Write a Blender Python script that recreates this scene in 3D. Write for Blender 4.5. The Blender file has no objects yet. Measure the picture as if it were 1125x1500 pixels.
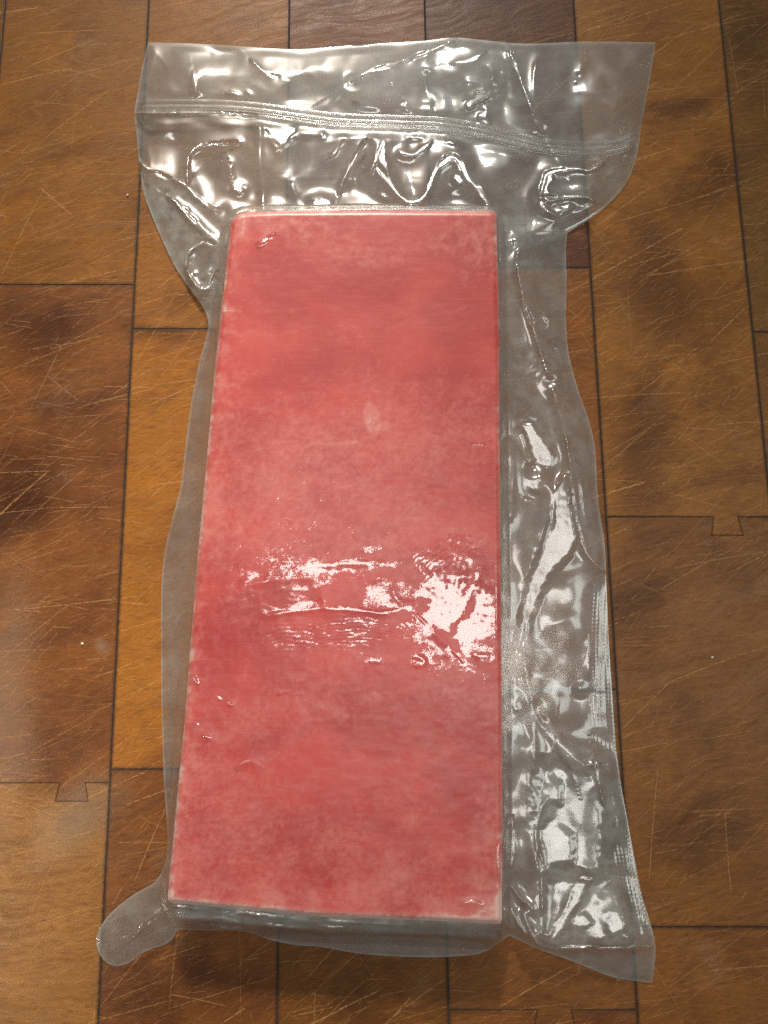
import bpy, math, random
import numpy as np
from mathutils import Vector

random.seed(7)
RNG = np.random.default_rng(11)
S = bpy.context.scene
COL = S.collection

# ------------------------------------------------------------------ camera
F = 1130.0                      # focal length, in pixels of a 1125 x 1500 frame
CAM_H = 0.28                    # metres above the board
TILT = math.radians(10.2)
cam_d = bpy.data.cameras.new("camera")
cam_d.sensor_fit = 'VERTICAL'
cam_d.sensor_height = 36.0
cam_d.lens = F / 1500.0 * 36.0
cam_d.clip_start = 0.01
cam_d.clip_end = 50.0
cam = bpy.data.objects.new("camera", cam_d)
COL.objects.link(cam)
cam.location = (0, 0, CAM_H)
cam.rotation_euler = (TILT, 0, 0)
S.camera = cam

# ------------------------------------------------------------------ world (even light of a room)
W = bpy.data.worlds.new("World")
S.world = W
W.use_nodes = True
bg = W.node_tree.nodes["Background"]
bg.inputs[0].default_value = (1.0, 0.95, 0.86, 1)
bg.inputs[1].default_value = 0.18

# ------------------------------------------------------------------ lamps (lights of the room, and a spot added for shading)
def area(name, loc, sx, sy, power, col, target=(0, 0.05, 0)):
    d = bpy.data.lights.new(name, 'AREA')
    d.shape = 'RECTANGLE'
    d.size, d.size_y = sx, sy
    d.energy = power
    d.color = col
    o = bpy.data.objects.new(name, d)
    COL.objects.link(o)
    o.location = loc
    o.rotation_euler = (Vector(target) - Vector(loc)).to_track_quat('-Z', 'Y').to_euler()
    return o

LAMP_NEAR = (0.042, 0.105, 1.38)
LAMP_FAR = (0.09, 1.60, 1.28)
area("ceiling_lamp", LAMP_NEAR, 0.64, 0.22, 2.7, (1.0, 0.97, 0.90))
area("right_lamp", (0.86, 0.05, 1.25), 0.42, 0.66, 2.8, (0.92, 1.0, 0.93))
area("far_ceiling_lamp", LAMP_FAR, 0.26, 0.12, 3.6, (0.97, 1.0, 0.97))
def spot(name, loc, target, power, col, cone, blend, radius):
    d = bpy.data.lights.new(name, 'SPOT')
    d.energy = power
    d.color = col
    d.spot_size = math.radians(cone)
    d.spot_blend = blend
    d.shadow_soft_size = radius
    o = bpy.data.objects.new(name, d)
    COL.objects.link(o)
    o.location = loc
    o.rotation_euler = (Vector(target) - Vector(loc)).to_track_quat('-Z', 'Y').to_euler()


spot("shadow_edge_side_lamp", (-0.60, -0.45, 0.80), (-0.205, -0.072, 0.0), 20.0, (1.0, 0.88, 0.70), 12.0, 0.2, 0.05)  # narrow cone; its edge stands in for a cast shadow's edge
spot("added_soft_spot", (-0.16, 2.05, 1.40), (-0.080, 0.045, 0.0), 360.0, (1.0, 0.90, 0.76), 9.6, 1.0, 0.14)  # added spot; its soft cone falloff stands in for a cast shadow

S.view_settings.view_transform = 'Standard'
S.view_settings.look = 'None'
S.view_settings.exposure = 0.12
S.view_settings.gamma = 1.0
S.cycles.max_bounces = 10
S.cycles.diffuse_bounces = 4
S.cycles.glossy_bounces = 4
S.cycles.transparent_max_bounces = 24
S.cycles.use_denoising = False

# ------------------------------------------------------------------ helpers
ST, CT = math.sin(TILT), math.cos(TILT)


def at(u, v, z=0.0):
    """where the sight line through a point of the photograph meets the height z (metres)"""
    u = np.asarray(u, float)
    v = np.asarray(v, float)
    z = np.asarray(z, float)
    x = (u - 562.5) / F
    y = (750.0 - v) / F
    dy = y * CT + ST
    dz = y * ST - CT
    k = (z - CAM_H) / dz
    return np.stack(np.broadcast_arrays(x * k, dy * k, z), -1)


def mesh_obj(name, verts, faces, mat, parent=None, smooth=False, attrs=None):
    me = bpy.data.meshes.new(name)
    verts = np.asarray(verts, float)
    if isinstance(faces, np.ndarray):
        n, k = faces.shape
        me.vertices.add(len(verts))
        me.vertices.foreach_set("co", verts.ravel())
        me.loops.add(n * k)
        me.loops.foreach_set("vertex_index", faces.ravel().astype(np.int32))
        me.polygons.add(n)
        me.polygons.foreach_set("loop_start", np.arange(0, n * k, k, dtype=np.int32))
        me.update(calc_edges=True)
        me.validate()
    else:
        me.from_pydata([tuple(p) for p in verts], [], faces)
    if attrs:
        for k_, a in attrs.items():
            at_ = me.attributes.new(k_, 'FLOAT', 'POINT')
            at_.data.foreach_set("value", np.ascontiguousarray(a, dtype=np.float32))
    if smooth:
        me.polygons.foreach_set("use_smooth", np.ones(len(me.polygons), bool))
    me.materials.append(mat)
    me.update()
    o = bpy.data.objects.new(name, me)
    COL.objects.link(o)
    if parent is not None:
        o.parent = parent
    return o


def empty(name, loc=(0, 0, 0)):
    o = bpy.data.objects.new(name, None)
    o.empty_display_size = 0.02
    o.location = loc
    COL.objects.link(o)
    return o


def tag(o, label, cat, group=None):
    o["label"] = label
    o["category"] = cat
    if group:
        o["group"] = group


# --- noise on arrays
_perm = RNG.permutation(4096)
_grad = RNG.uniform(0, 2 * np.pi, 4096)


def perlin(x, y, seed=0):
    x = x + seed * 17.31
    y = y + seed * 9.73
    xi, yi = np.floor(x).astype(int), np.floor(y).astype(int)
    xf, yf = x - xi, y - yi
    sx, sy = xf * xf * xf * (xf * (xf * 6 - 15) + 10), yf * yf * yf * (yf * (yf * 6 - 15) + 10)

    def g(i, j):
        a = _grad[(_perm[(xi + i) & 4095] + yi + j) & 4095]
        return np.cos(a) * (xf - i) + np.sin(a) * (yf - j)
    a = g(0, 0) * (1 - sx) + g(1, 0) * sx
    b = g(0, 1) * (1 - sx) + g(1, 1) * sx
    return (a * (1 - sy) + b * sy) * 1.5


def fbm(x, y, seed=0, octv=4, gain=0.5):
    s, a, t = 0, 1.0, 0
    for k in range(octv):
        s = s + a * perlin(x * 2 ** k, y * 2 ** k, seed + k * 3)
        t += a
        a *= gain
    return s / t * 1.6


def sstep(a, b, x):
    t = np.clip((x - a) / (b - a), 0, 1)
    return t * t * (3 - 2 * t)


def seg_dist(px, py, poly, closed=False, signed=False):
    """distance to a polyline; signed: + on its right-hand side (as drawn in the photo)"""
    P = np.asarray(poly, float)
    n = len(P)
    best = np.full(px.shape, 1e9)
    side = np.ones(px.shape)
    for i in range(n if closed else n - 1):
        a, b = P[i], P[(i + 1) % n]
        d = b - a
        L2 = max(d @ d, 1e-9)
        t = np.clip(((px - a[0]) * d[0] + (py - a[1]) * d[1]) / L2, 0, 1)
        ex, ey = px - a[0] - t * d[0], py - a[1] - t * d[1]
        q = np.hypot(ex, ey)
        m = q < best
        best = np.where(m, q, best)
        if signed:
            side = np.where(m, np.sign(d[0] * ey - d[1] * ex), side)
    return best * side if signed else best


def nearest_on(px, py, poly):
    P = np.asarray(poly, float)
    n = len(P)
    best = np.full(px.shape, 1e9)
    ox, oy = px.copy(), py.copy()
    for i in range(n):
        a, b = P[i], P[(i + 1) % n]
        d = b - a
        L2 = max(d @ d, 1e-9)
        t = np.clip(((px - a[0]) * d[0] + (py - a[1]) * d[1]) / L2, 0, 1)
        cx, cy = a[0] + t * d[0], a[1] + t * d[1]
        q = np.hypot(px - cx, py - cy)
        m = q < best
        best = np.where(m, q, best)
        ox = np.where(m, cx, ox)
        oy = np.where(m, cy, oy)
    return ox, oy


def inside(px, py, poly):
    P = np.asarray(poly, float)
    c = np.zeros(px.shape, bool)
    n = len(P)
    for i in range(n):
        (x0, y0), (x1, y1) = P[i], P[(i + 1) % n]
        if y0 == y1:
            continue
        m = ((y0 > py) != (y1 > py)) & (px < (x1 - x0) * (py - y0) / (y1 - y0) + x0)
        c ^= m
    return c


def curve(pts, n=8, closed=False):
    """Catmull-Rom through the points"""
    P = [np.asarray(p, float) for p in pts]
    N = len(P)
    out = []
    for i in range(N if closed else N - 1):
        if closed:
            p0, p1, p2, p3 = P[i - 1], P[i], P[(i + 1) % N], P[(i + 2) % N]
        else:
            p0, p1, p2, p3 = P[max(i - 1, 0)], P[i], P[i + 1], P[min(i + 2, N - 1)]
        for k in range(n):
            t = k / n
            out.append(0.5 * (2 * p1 + (p2 - p0) * t + (2 * p0 - 5 * p1 + 4 * p2 - p3) * t * t + (3 * p1 - p0 - 3 * p2 + p3) * t ** 3))
    if not closed:
        out.append(P[-1])
    return np.array(out)


# ------------------------------------------------------------------ node helpers
class NT:
    def __init__(self, name):
        self.m = bpy.data.materials.new(name)
        self.m.use_nodes = True
        self.t = self.m.node_tree
        self.t.nodes.clear()
        self.out = self.n('ShaderNodeOutputMaterial')

    def n(self, typ, **kw):
        nd = self.t.nodes.new(typ)
        for k, v in kw.items():
            setattr(nd, k, v)
        return nd

    def put(self, sock, val):
        if val is None:
            return
        if isinstance(val, bpy.types.NodeSocket):
            self.t.links.new(val, sock)
        elif isinstance(val, (tuple, list)) and len(val) == 3 and sock.type == 'RGBA':
            sock.default_value = (*val, 1)
        else:
            sock.default_value = val

    def math(self, op, a, b=None, c=None, clamp=False):
        nd = self.n('ShaderNodeMath', operation=op, use_clamp=clamp)
        self.put(nd.inputs[0], a)
        self.put(nd.inputs[1], b)
        self.put(nd.inputs[2], c)
        return nd.outputs[0]

    def vmath(self, op, a, b=None):
        nd = self.n('ShaderNodeVectorMath', operation=op)
        self.put(nd.inputs[0], a)
        self.put(nd.inputs[1], b)
        return nd.outputs['Value'] if op in ('DOT_PRODUCT', 'LENGTH') else nd.outputs[0]

    def ramp(self, v, lo, hi, a=0.0, b=1.0):
        nd = self.n('ShaderNodeMapRange', interpolation_type='SMOOTHSTEP')
        self.put(nd.inputs['Value'], v)
        self.put(nd.inputs['From Min'], lo)
        self.put(nd.inputs['From Max'], hi)
        self.put(nd.inputs['To Min'], a)
        self.put(nd.inputs['To Max'], b)
        return nd.outputs[0]

    def mix(self, fac, a, b, mode='MIX'):
        nd = self.n('ShaderNodeMix', data_type='RGBA', blend_type=mode)
        self.put(nd.inputs[0], fac)
        self.put(nd.inputs[6], a)
        self.put(nd.inputs[7], b)
        return nd.outputs[2]

    def noise(self, vec, scale, detail=3, rough=0.5, dim='3D', w=None):
        nd = self.n('ShaderNodeTexNoise', noise_dimensions=dim)
        self.put(nd.inputs['Vector'], vec)
        if w is not None:
            self.put(nd.inputs['W'], w)
        nd.inputs['Scale'].default_value = scale
        nd.inputs['Detail'].default_value = detail
        nd.inputs['Roughness'].default_value = rough
        return nd.outputs[0]

    def attr(self, name, typ='GEOMETRY', what='Fac'):
        nd = self.n('ShaderNodeAttribute', attribute_type=typ, attribute_name=name)
        return nd.outputs[what]

    def sep(self, v):
        nd = self.n('ShaderNodeSeparateXYZ')
        self.put(nd.inputs[0], v)
        return nd.outputs

    def comb(self, x=0.0, y=0.0, z=0.0):
        nd = self.n('ShaderNodeCombineXYZ')
        self.put(nd.inputs[0], x)
        self.put(nd.inputs[1], y)
        self.put(nd.inputs[2], z)
        return nd.outputs[0]

    def mapping(self, v, loc=(0, 0, 0), rot=(0, 0, 0), scale=(1, 1, 1)):
        nd = self.n('ShaderNodeMapping')
        self.put(nd.inputs['Vector'], v)
        self.put(nd.inputs['Location'], loc)
        self.put(nd.inputs['Rotation'], rot)
        self.put(nd.inputs['Scale'], scale)
        return nd.outputs[0]


def pos_mm(T):
    g = T.n('ShaderNodeNewGeometry')
    nd = T.n('ShaderNodeVectorMath', operation='SCALE')
    T.put(nd.inputs[0], g.outputs['Position'])
    nd.inputs['Scale'].default_value = 1000.0
    return nd.outputs[0], g


def scratches(T, p, cell, stretch, angle, spread, width, length, keep, offset):
    """straight knife cuts: one per stretched Voronoi cell, each turned a little its own way"""
    r = T.mapping(p, rot=(0, 0, math.radians(-angle)))
    q = T.mapping(r, loc=(offset, offset * 0.7, 0), scale=(1 / (cell * stretch), 1 / cell, 0))
    vo = T.n('ShaderNodeTexVoronoi', voronoi_dimensions='2D', feature='F1')
    T.put(vo.inputs['Vector'], q)
    vo.inputs['Scale'].default_value = 1.0
    d = T.vmath('SUBTRACT', q, vo.outputs['Position'])
    dx, dy, _ = T.sep(d)
    lx = T.math('MULTIPLY', dx, cell * stretch)
    ly = T.math('MULTIPLY', dy, cell)
    cr, cg, cb = T.sep(vo.outputs['Color'])
    a = T.math('MULTIPLY', T.math('SUBTRACT', cr, 0.5), math.radians(spread))
    ca, sa = T.math('COSINE', a), T.math('SINE', a)
    u = T.math('ADD', T.math('MULTIPLY', lx, ca), T.math('MULTIPLY', ly, sa))
    v = T.math('SUBTRACT', T.math('MULTIPLY', ly, ca), T.math('MULTIPLY', lx, sa))
    bend = T.math('MULTIPLY', T.math('MULTIPLY', u, u), T.math('MULTIPLY', T.math('SUBTRACT', cg, 0.5), 0.003))
    v = T.math('ABSOLUTE', T.math('ADD', v, bend))
    L = T.math('MULTIPLY', T.math('ADD', cb, 0.25), length)
    taper = T.ramp(T.math('ABSOLUTE', u), L, T.math('MULTIPLY', L, 0.3))
    w = T.math('MULTIPLY', T.math('MULTIPLY', taper, width), T.math('ADD', cg, 0.3))
    line = T.ramp(v, T.math('ADD', w, 0.001), T.math('MULTIPLY', w, 0.25))
    on = T.math('GREATER_THAN', T.math('FRACT', T.math('MULTIPLY', T.math('ADD', cr, cb), 7.31)), 1 - keep)
    amp = T.math('MULTIPLY', on, T.math('ADD', 0.22, T.math('MULTIPLY', T.math('MULTIPLY', cb, cb), 0.78)))
    return T.math('MULTIPLY', T.math('MULTIPLY', line, amp), T.ramp(taper, 0.0, 0.3))


# ------------------------------------------------------------------ wood
STAINS_AND_DARKS = [(1040, 270, 90, 40, -38, 0.75), (965, 420, 60, 130, -14, 0.75), (940, 640, 45, 150, 0, 0.7), (50, 480, 75, 60, 0, 0.8), (25, 730, 60, 75, 30, 0.95), (225, 488, 60, 14, 5, 0.7),
          (945, 890, 50, 90, 0, 0.5), (1010, 1225, 90, 60, 12, 0.5), (1000, 150, 60, 16, -5, 0.6), (130, 1190, 60, 40, 0, 0.4), (880, 1210, 60, 60, 0, 0.5), (300, 1440, 130, 60, 0, 0.5), (560, 1470, 120, 40, 0, 0.4), (1100, 60, 40, 70, 0, 0.6)]  # bottom-centre entries: broad darker wood

def wood_material():
    T = NT("worn_wood")
    p, geo = pos_mm(T)
    tone = T.attr("tone", 'OBJECT', 'Vector')
    seed = T.attr("seed", 'OBJECT')
    ang = T.attr("grain", 'OBJECT')
    mott = T.attr("mottle", 'OBJECT')
    sh = T.vmath('ADD', p, T.comb(T.math('MULTIPLY', seed, 531.0), T.math('MULTIPLY', seed, 977.0), 0.0))
    rot = T.n('ShaderNodeVectorRotate', rotation_type='Z_AXIS')
    T.put(rot.inputs['Vector'], sh)
    T.put(rot.inputs['Angle'], ang)
    g = rot.outputs[0]
    # warp
    wv = T.n('ShaderNodeTexNoise')
    T.put(wv.inputs['Vector'], g)
    wv.inputs['Scale'].default_value = 0.03
    wv.inputs['Detail'].default_value = 2
    wsub = T.vmath('SUBTRACT', wv.outputs['Color'], (0.5, 0.5, 0.5))
    wsc = T.n('ShaderNodeVectorMath', operation='SCALE')
    T.put(wsc.inputs[0], wsub)
    wsc.inputs['Scale'].default_value = 16.0
    gw = T.vmath('ADD', g, wsc.outputs[0])
    broad = T.noise(T.mapping(gw, scale=(0.016, 0.05, 0.02)), 1.0, 3, 0.55)
    streak = T.noise(T.mapping(gw, scale=(0.035, 0.5, 0.3)), 1.0, 4, 0.6)
    fine = T.noise(T.mapping(gw, scale=(0.22, 2.6, 1.0)), 1.0, 3, 0.65)
    speck = T.noise(p, 1.3, 4, 0.85)
    grime = T.noise(p, 0.02, 5, 0.6)
    c = T.mix(1.0, tone, (0.96, 0.94, 0.76), 'MULTIPLY')
    rim = T.attr("rim")
    dark = T.mix(1.0, c, (0.42, 0.36, 0.46), 'MULTIPLY')
    lite = T.mix(1.0, c, (1.45, 1.36, 1.10), 'MULTIPLY')
    blot = T.noise(sh, 0.028, 5, 0.62)
    blot2 = T.noise(T.mapping(sh, loc=(40, 90, 0)), 0.05, 5, 0.65)
    fib = T.noise(T.mapping(p, rot=(0, 0, math.radians(-32)), scale=(0.22, 1.0, 1)), 1.0, 5, 0.75)
    c = T.mix(T.math('MULTIPLY', T.ramp(blot, 0.44, 0.74), mott), c, dark)
    c = T.mix(T.ramp(blot2, 0.52, 0.72, 0, 0.6), c, lite)
    c = T.mix(T.ramp(broad, 0.50, 0.70, 0, 0.6), c, dark)
    c = T.mix(T.ramp(streak, 0.50, 0.76, 0, 0.45), c, dark)
    c = T.mix(T.ramp(streak, 0.46, 0.2, 0, 0.3), c, lite)
    c = T.mix(T.ramp(fine, 0.50, 0.74, 0, 0.55), c, dark)
    c = T.mix(T.ramp(fine, 0.46, 0.22, 0, 0.45), c, lite)
    c = T.mix(T.ramp(fib, 0.50, 0.72, 0, 0.7), c, dark)
    c = T.mix(T.ramp(fib, 0.48, 0.26, 0, 0.65), c, lite)
    c = T.mix(T.ramp(speck, 0.56, 0.76, 0, 0.65), c, T.mix(1.0, c, (0.40, 0.36, 0.36), 'MULTIPLY'))
    c = T.mix(T.ramp(speck, 0.44, 0.22, 0, 0.55), c, T.mix(1.0, c, (1.7, 1.7, 1.6), 'MULTIPLY'))
    c = T.mix(T.ramp(grime, 0.50, 0.78, 0, 0.4), c, T.mix(1.0, c, (0.48, 0.48, 0.56), 'MULTIPLY'))
    # old stains soaked into the wood, and other darker patches
    pw = T.vmath('ADD', p, wsc.outputs[0])
    st = None
    for (su, sv, ru, rv, ra, ss) in STAINS_AND_DARKS:
        cc = at(su, sv, 0.0) * 1000
        e1 = at(su + ru, sv, 0.0) * 1000 - cc
        e2 = at(su, sv + rv, 0.0) * 1000 - cc
        q = T.mapping(T.vmath('SUBTRACT', pw, tuple(cc)), rot=(0, 0, math.radians(ra)))
        q = T.vmath('MULTIPLY', q, (1 / np.linalg.norm(e1), 1 / np.linalg.norm(e2), 0.0))
        m = T.math('MULTIPLY', T.ramp(T.math('ADD', T.vmath('LENGTH', q), T.math('MULTIPLY', T.math('SUBTRACT', blot2, 0.5), 1.1)), 1.4, 0.2), ss)
        st = m if st is None else T.math('MAXIMUM', st, m)
    c = T.mix(st, c, T.mix(1.0, c, (0.36, 0.31, 0.38), 'MULTIPLY'))
    # knife cuts
    brk = T.ramp(T.noise(p, 0.7, 4, 0.75), 0.36, 0.56, 0.0, 1.0)
    jit = T.n('ShaderNodeTexNoise')
    T.put(jit.inputs['Vector'], p)
    jit.inputs['Scale'].default_value = 0.6
    jit.inputs['Detail'].default_value = 3
    jv = T.n('ShaderNodeVectorMath', operation='SCALE')
    T.put(jv.inputs[0], T.vmath('SUBTRACT', jit.outputs['Color'], (0.5, 0.5, 0.5)))
    jv.inputs['Scale'].default_value = 0.55
    pj = T.vmath('ADD', p, jv.outputs[0])
    x = None
    for a in ((7, 4.0, 33, 26, 0.20, 24, 0.75, 0.37), (9, 3.5, 15, 26, 0.26, 28, 0.65, 4.1), (5, 4.0, 6, 34, 0.16, 18, 0.7, 8.7),
              (13, 3.0, 60, 70, 0.22, 28, 0.5, 12.9), (9, 2.5, -28, 90, 0.17, 15, 0.45, 3.3), (18, 2.5, 24, 44, 0.38, 38, 0.55, 21.3),
              (3.2, 3.0, 20, 60, 0.13, 7, 0.85, 31.3), (2.4, 3.0, 36, 50, 0.12, 6, 0.85, 51.7)):
        s = scratches(T, pj, *a)
        x = s if x is None else T.math('MAXIMUM', x, s)
    cut = T.math('MULTIPLY', x, brk)
    pale = T.mix(1.0, T.mix(0.5, tone, (0.36, 0.23, 0.11)), (1.7, 1.65, 1.45), 'MULTIPLY')
    c = T.mix(T.math('MULTIPLY', cut, 0.80), c, pale)
    edge = T.math('MULTIPLY', T.math('POWER', rim, 1.15), T.ramp(T.noise(p, 0.45, 4, 0.7), 0.25, 0.6, 0.35, 1.0))
    c = T.mix(T.math('MULTIPLY', edge, 0.95), c, (0.040, 0.024, 0.014))
    # pale patches that paint in lamp sheen on the varnish
    sheen = None
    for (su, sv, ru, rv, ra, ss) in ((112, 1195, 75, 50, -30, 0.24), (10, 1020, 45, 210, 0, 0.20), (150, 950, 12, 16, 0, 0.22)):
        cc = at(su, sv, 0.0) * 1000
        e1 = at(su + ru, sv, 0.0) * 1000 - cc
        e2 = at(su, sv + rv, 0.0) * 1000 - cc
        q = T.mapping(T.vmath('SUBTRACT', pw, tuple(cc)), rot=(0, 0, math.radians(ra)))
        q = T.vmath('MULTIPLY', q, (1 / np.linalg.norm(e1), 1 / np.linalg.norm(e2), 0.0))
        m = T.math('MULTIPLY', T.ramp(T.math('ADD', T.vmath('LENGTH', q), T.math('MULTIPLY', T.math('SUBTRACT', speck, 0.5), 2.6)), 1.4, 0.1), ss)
        sheen = m if sheen is None else T.math('MAXIMUM', sheen, m)
    c = T.mix(sheen, c, (0.40, 0.32, 0.24))
    # pale scuffed film of dirt
    scuff = T.math('MULTIPLY', T.ramp(T.noise(p, 0.035, 6, 0.7), 0.56, 0.72), T.ramp(speck, 0.35, 0.6))
    c = T.mix(T.math('MULTIPLY', scuff, 0.16), c, (0.42, 0.33, 0.24))
    b = T.n('ShaderNodeBsdfPrincipled')
    T.put(b.inputs['Base Color'], c)
    b.inputs['Specular IOR Level'].default_value = 0.25
    T.put(b.inputs['Roughness'], T.ramp(streak, 0.3, 0.7, 0.33, 0.5))
    h = T.math('ADD', T.math('MULTIPLY', fine, 0.35), T.math('MULTIPLY', speck, 0.25))
    h = T.math('SUBTRACT', h, T.math('MULTIPLY', cut, 0.5))
    h = T.math('ADD', h, T.math('MULTIPLY', streak, 0.5))
    bp = T.n('ShaderNodeBump')
    bp.inputs['Strength'].default_value = 0.6
    bp.inputs['Distance'].default_value = 0.00022
    T.put(bp.inputs['Height'], h)
    T.put(b.inputs['Normal'], bp.outputs[0])
    T.put(T.out.inputs[0], b.outputs[0])
    return T.m


def grime_material():
    T = NT("joint_grime")
    p, _ = pos_mm(T)
    b = T.n('ShaderNodeBsdfPrincipled')
    T.put(b.inputs['Base Color'], T.mix(T.noise(p, 0.3, 4), (0.022, 0.013, 0.008), (0.06, 0.035, 0.02)))
    b.inputs['Roughness'].default_value = 0.9
    T.put(T.out.inputs[0], b.outputs[0])
    return T.m


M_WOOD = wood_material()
M_GRIME = grime_material()

worktop = empty("worktop")
worktop["kind"] = "structure"
worktop["label"] = "worn brown wooden worktop of finger jointed blocks with knife scratches"

XV = 492.0


def seam(x0, v):
    return XV + (x0 - XV) * (1 + v / 1500.0 / 3.676)


SEAMS = [-640, -420, -205, 8, 218, 424, 622, 840, 1053, 1265, 1480, 1700]
JOINTS = {0: [300, 1000], 1: [100, 800, 1500], 2: [300, 900], 3: [417, 1147], 4: [482, 1127], 5: [690, 1330], 6: [392, 1010, 1480],
          7: [757, 1358], 8: [-90, 486, 1050], 9: [300, 900], 10: [600, 1300]}
FING = {(3, 1): [(0.70, 0.87)], (7, 0): [(0.64, 0.81)], (6, 2): [(0.46, 0.66)]}


def srgb(r, g, b):
    f = lambda c: c / 255 / 12.92 if c <= 10 else ((c / 255 + 0.055) / 1.055) ** 2.4
    return (f(r), f(g), f(b))


TONES = {  # the colour of the wood itself, block by block
    2: [(128, 84, 40), (122, 78, 40), (134, 90, 46)],
    3: [(136, 88, 40), (124, 76, 42), (142, 96, 48)],
    4: [(144, 92, 40), (156, 100, 42), (118, 72, 38)],
    5: [(116, 68, 42), (128, 78, 42), (116, 74, 34)],
    6: [(98, 60, 44), (134, 82, 38), (122, 78, 42), (126, 78, 42)],
    7: [(146, 96, 46), (132, 86, 44), (134, 86, 44)],
    8: [(140, 98, 48), (122, 84, 44), (128, 86, 42), (126, 82, 44)],
    9: [(126, 84, 46), (120, 80, 42), (132, 86, 46)]}


def joint_line(ci, ji, v0):
    """points across the column, fingers reaching down ~6 mm"""
    fing = sorted(FING.get((ci, ji), []))
    pts = [(0.0, v0)]
    for a, b in fing:
        dep = 27
        pts += [(a + 0.012, v0), (a - 0.010, v0 + dep), (b + 0.010, v0 + dep), (b - 0.012, v0)]
    pts.append((1.0, v0))
    pts = [(min(max(f, 0.004 * 0 + 0.0), 1.0), v) for f, v in pts]
    return pts


def offset_poly(P, d):
    """inset a closed polygon (2-D, CCW) by d"""
    n = len(P)
    out = []
    for i in range(n):
        a, b, c = P[i - 1], P[i], P[(i + 1) % n]
        e1, e2 = b - a, c - b
        e1 /= np.linalg.norm(e1) + 1e-12
        e2 /= np.linalg.norm(e2) + 1e-12
        n1, n2 = np.array([-e1[1], e1[0]]), np.array([-e2[1], e2[0]])
        m = n1 + n2
        k = 1 + n1 @ n2
        out.append(b + m * d / max(k, 0.25))
    return np.array(out)


def wood_block(outline_px, flags, tone, top):
    P = at([p[0] for p in outline_px], [p[1] for p in outline_px], 0.0)[:, :2]
    ar = 0.5 * np.sum(P[:, 0] * np.roll(P[:, 1], -1) - np.roll(P[:, 0], -1) * P[:, 1])
    if ar < 0:
        P = P[::-1].copy()
        flags = flags[::-1]
    rings = [(0.00004, -0.02, 1.0), (0.00004, top - 0.0003, 1.0), (0.00018, top - 0.00005, 1.0), (0.00034, top, 0.80), (0.0012, top, 0.0)]
    n = len(P)
    V, Fc, rim = [], [], []
    for d, z, rm in rings:
        for (qx, qy), fl in zip(offset_poly(P, d), flags):
            V.append((qx, qy, z))
            rim.append(rm if fl else rm * 0.15)
    for k in range(len(rings) - 1):
        for i in range(n):
            j = (i + 1) % n
            Fc.append((k * n + i, k * n + j, (k + 1) * n + j, (k + 1) * n + i))
    Fc.append(tuple((len(rings) - 1) * n + i for i in range(n)))
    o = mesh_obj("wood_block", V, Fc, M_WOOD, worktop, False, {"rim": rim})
    o["tone"] = srgb(*tone)
    o["seed"] = random.random() * 3
    o["grain"] = math.radians(random.uniform(-26, 2))
    o["mottle"] = random.uniform(0.4, 0.85)
    return o


def build_board():
    for ci in range(len(SEAMS) - 1):
        xl, xr = SEAMS[ci], SEAMS[ci + 1]
        js = JOINTS[ci]
        bounds = [[(0.0, -480), (1.0, -480)]] + [joint_line(ci, k, v) for k, v in enumerate(js)] + [[(0.0, 1960), (1.0, 1960)]]
        for bi in range(len(bounds) - 1):
            topl, botl = bounds[bi], bounds[bi + 1]
            poly = []
            for f, v in topl + botl[::-1]:
                a, b = seam(xl, v) + 0.28, seam(xr, v) - 0.28
                poly.append((a + (b - a) * f, v, f < 0.001 or f > 0.999))
            # drop doubled points
            q = [poly[0]]
            for pt in poly[1:]:
                if math.hypot(pt[0] - q[-1][0], pt[1] - q[-1][1]) > 2.0:
                    q.append(pt)
            tl = TONES.get(ci)
            r_ = random.randint(118, 146)
            tone = tl[min(bi, len(tl) - 1)] if tl else (r_, int(r_ * 0.63), int(r_ * 0.33))
            wood_block([p_[:2] for p_ in q], [p_[2] for p_ in q], tone, random.uniform(-0.00006, 0.00006))
    a = at([-1038, 2125, 1591, -538], [1957, 1957, -477, -477], -0.0002)
    b = a.copy()
    b[:, 2] = -0.02
    mesh_obj("glue_bed", np.vstack([a, b]), [(0, 1, 2, 3), (7, 6, 5, 4), (0, 4, 5, 1), (1, 5, 6, 2), (2, 6, 7, 3), (3, 7, 4, 0)], M_GRIME, worktop)


build_board()

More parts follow.
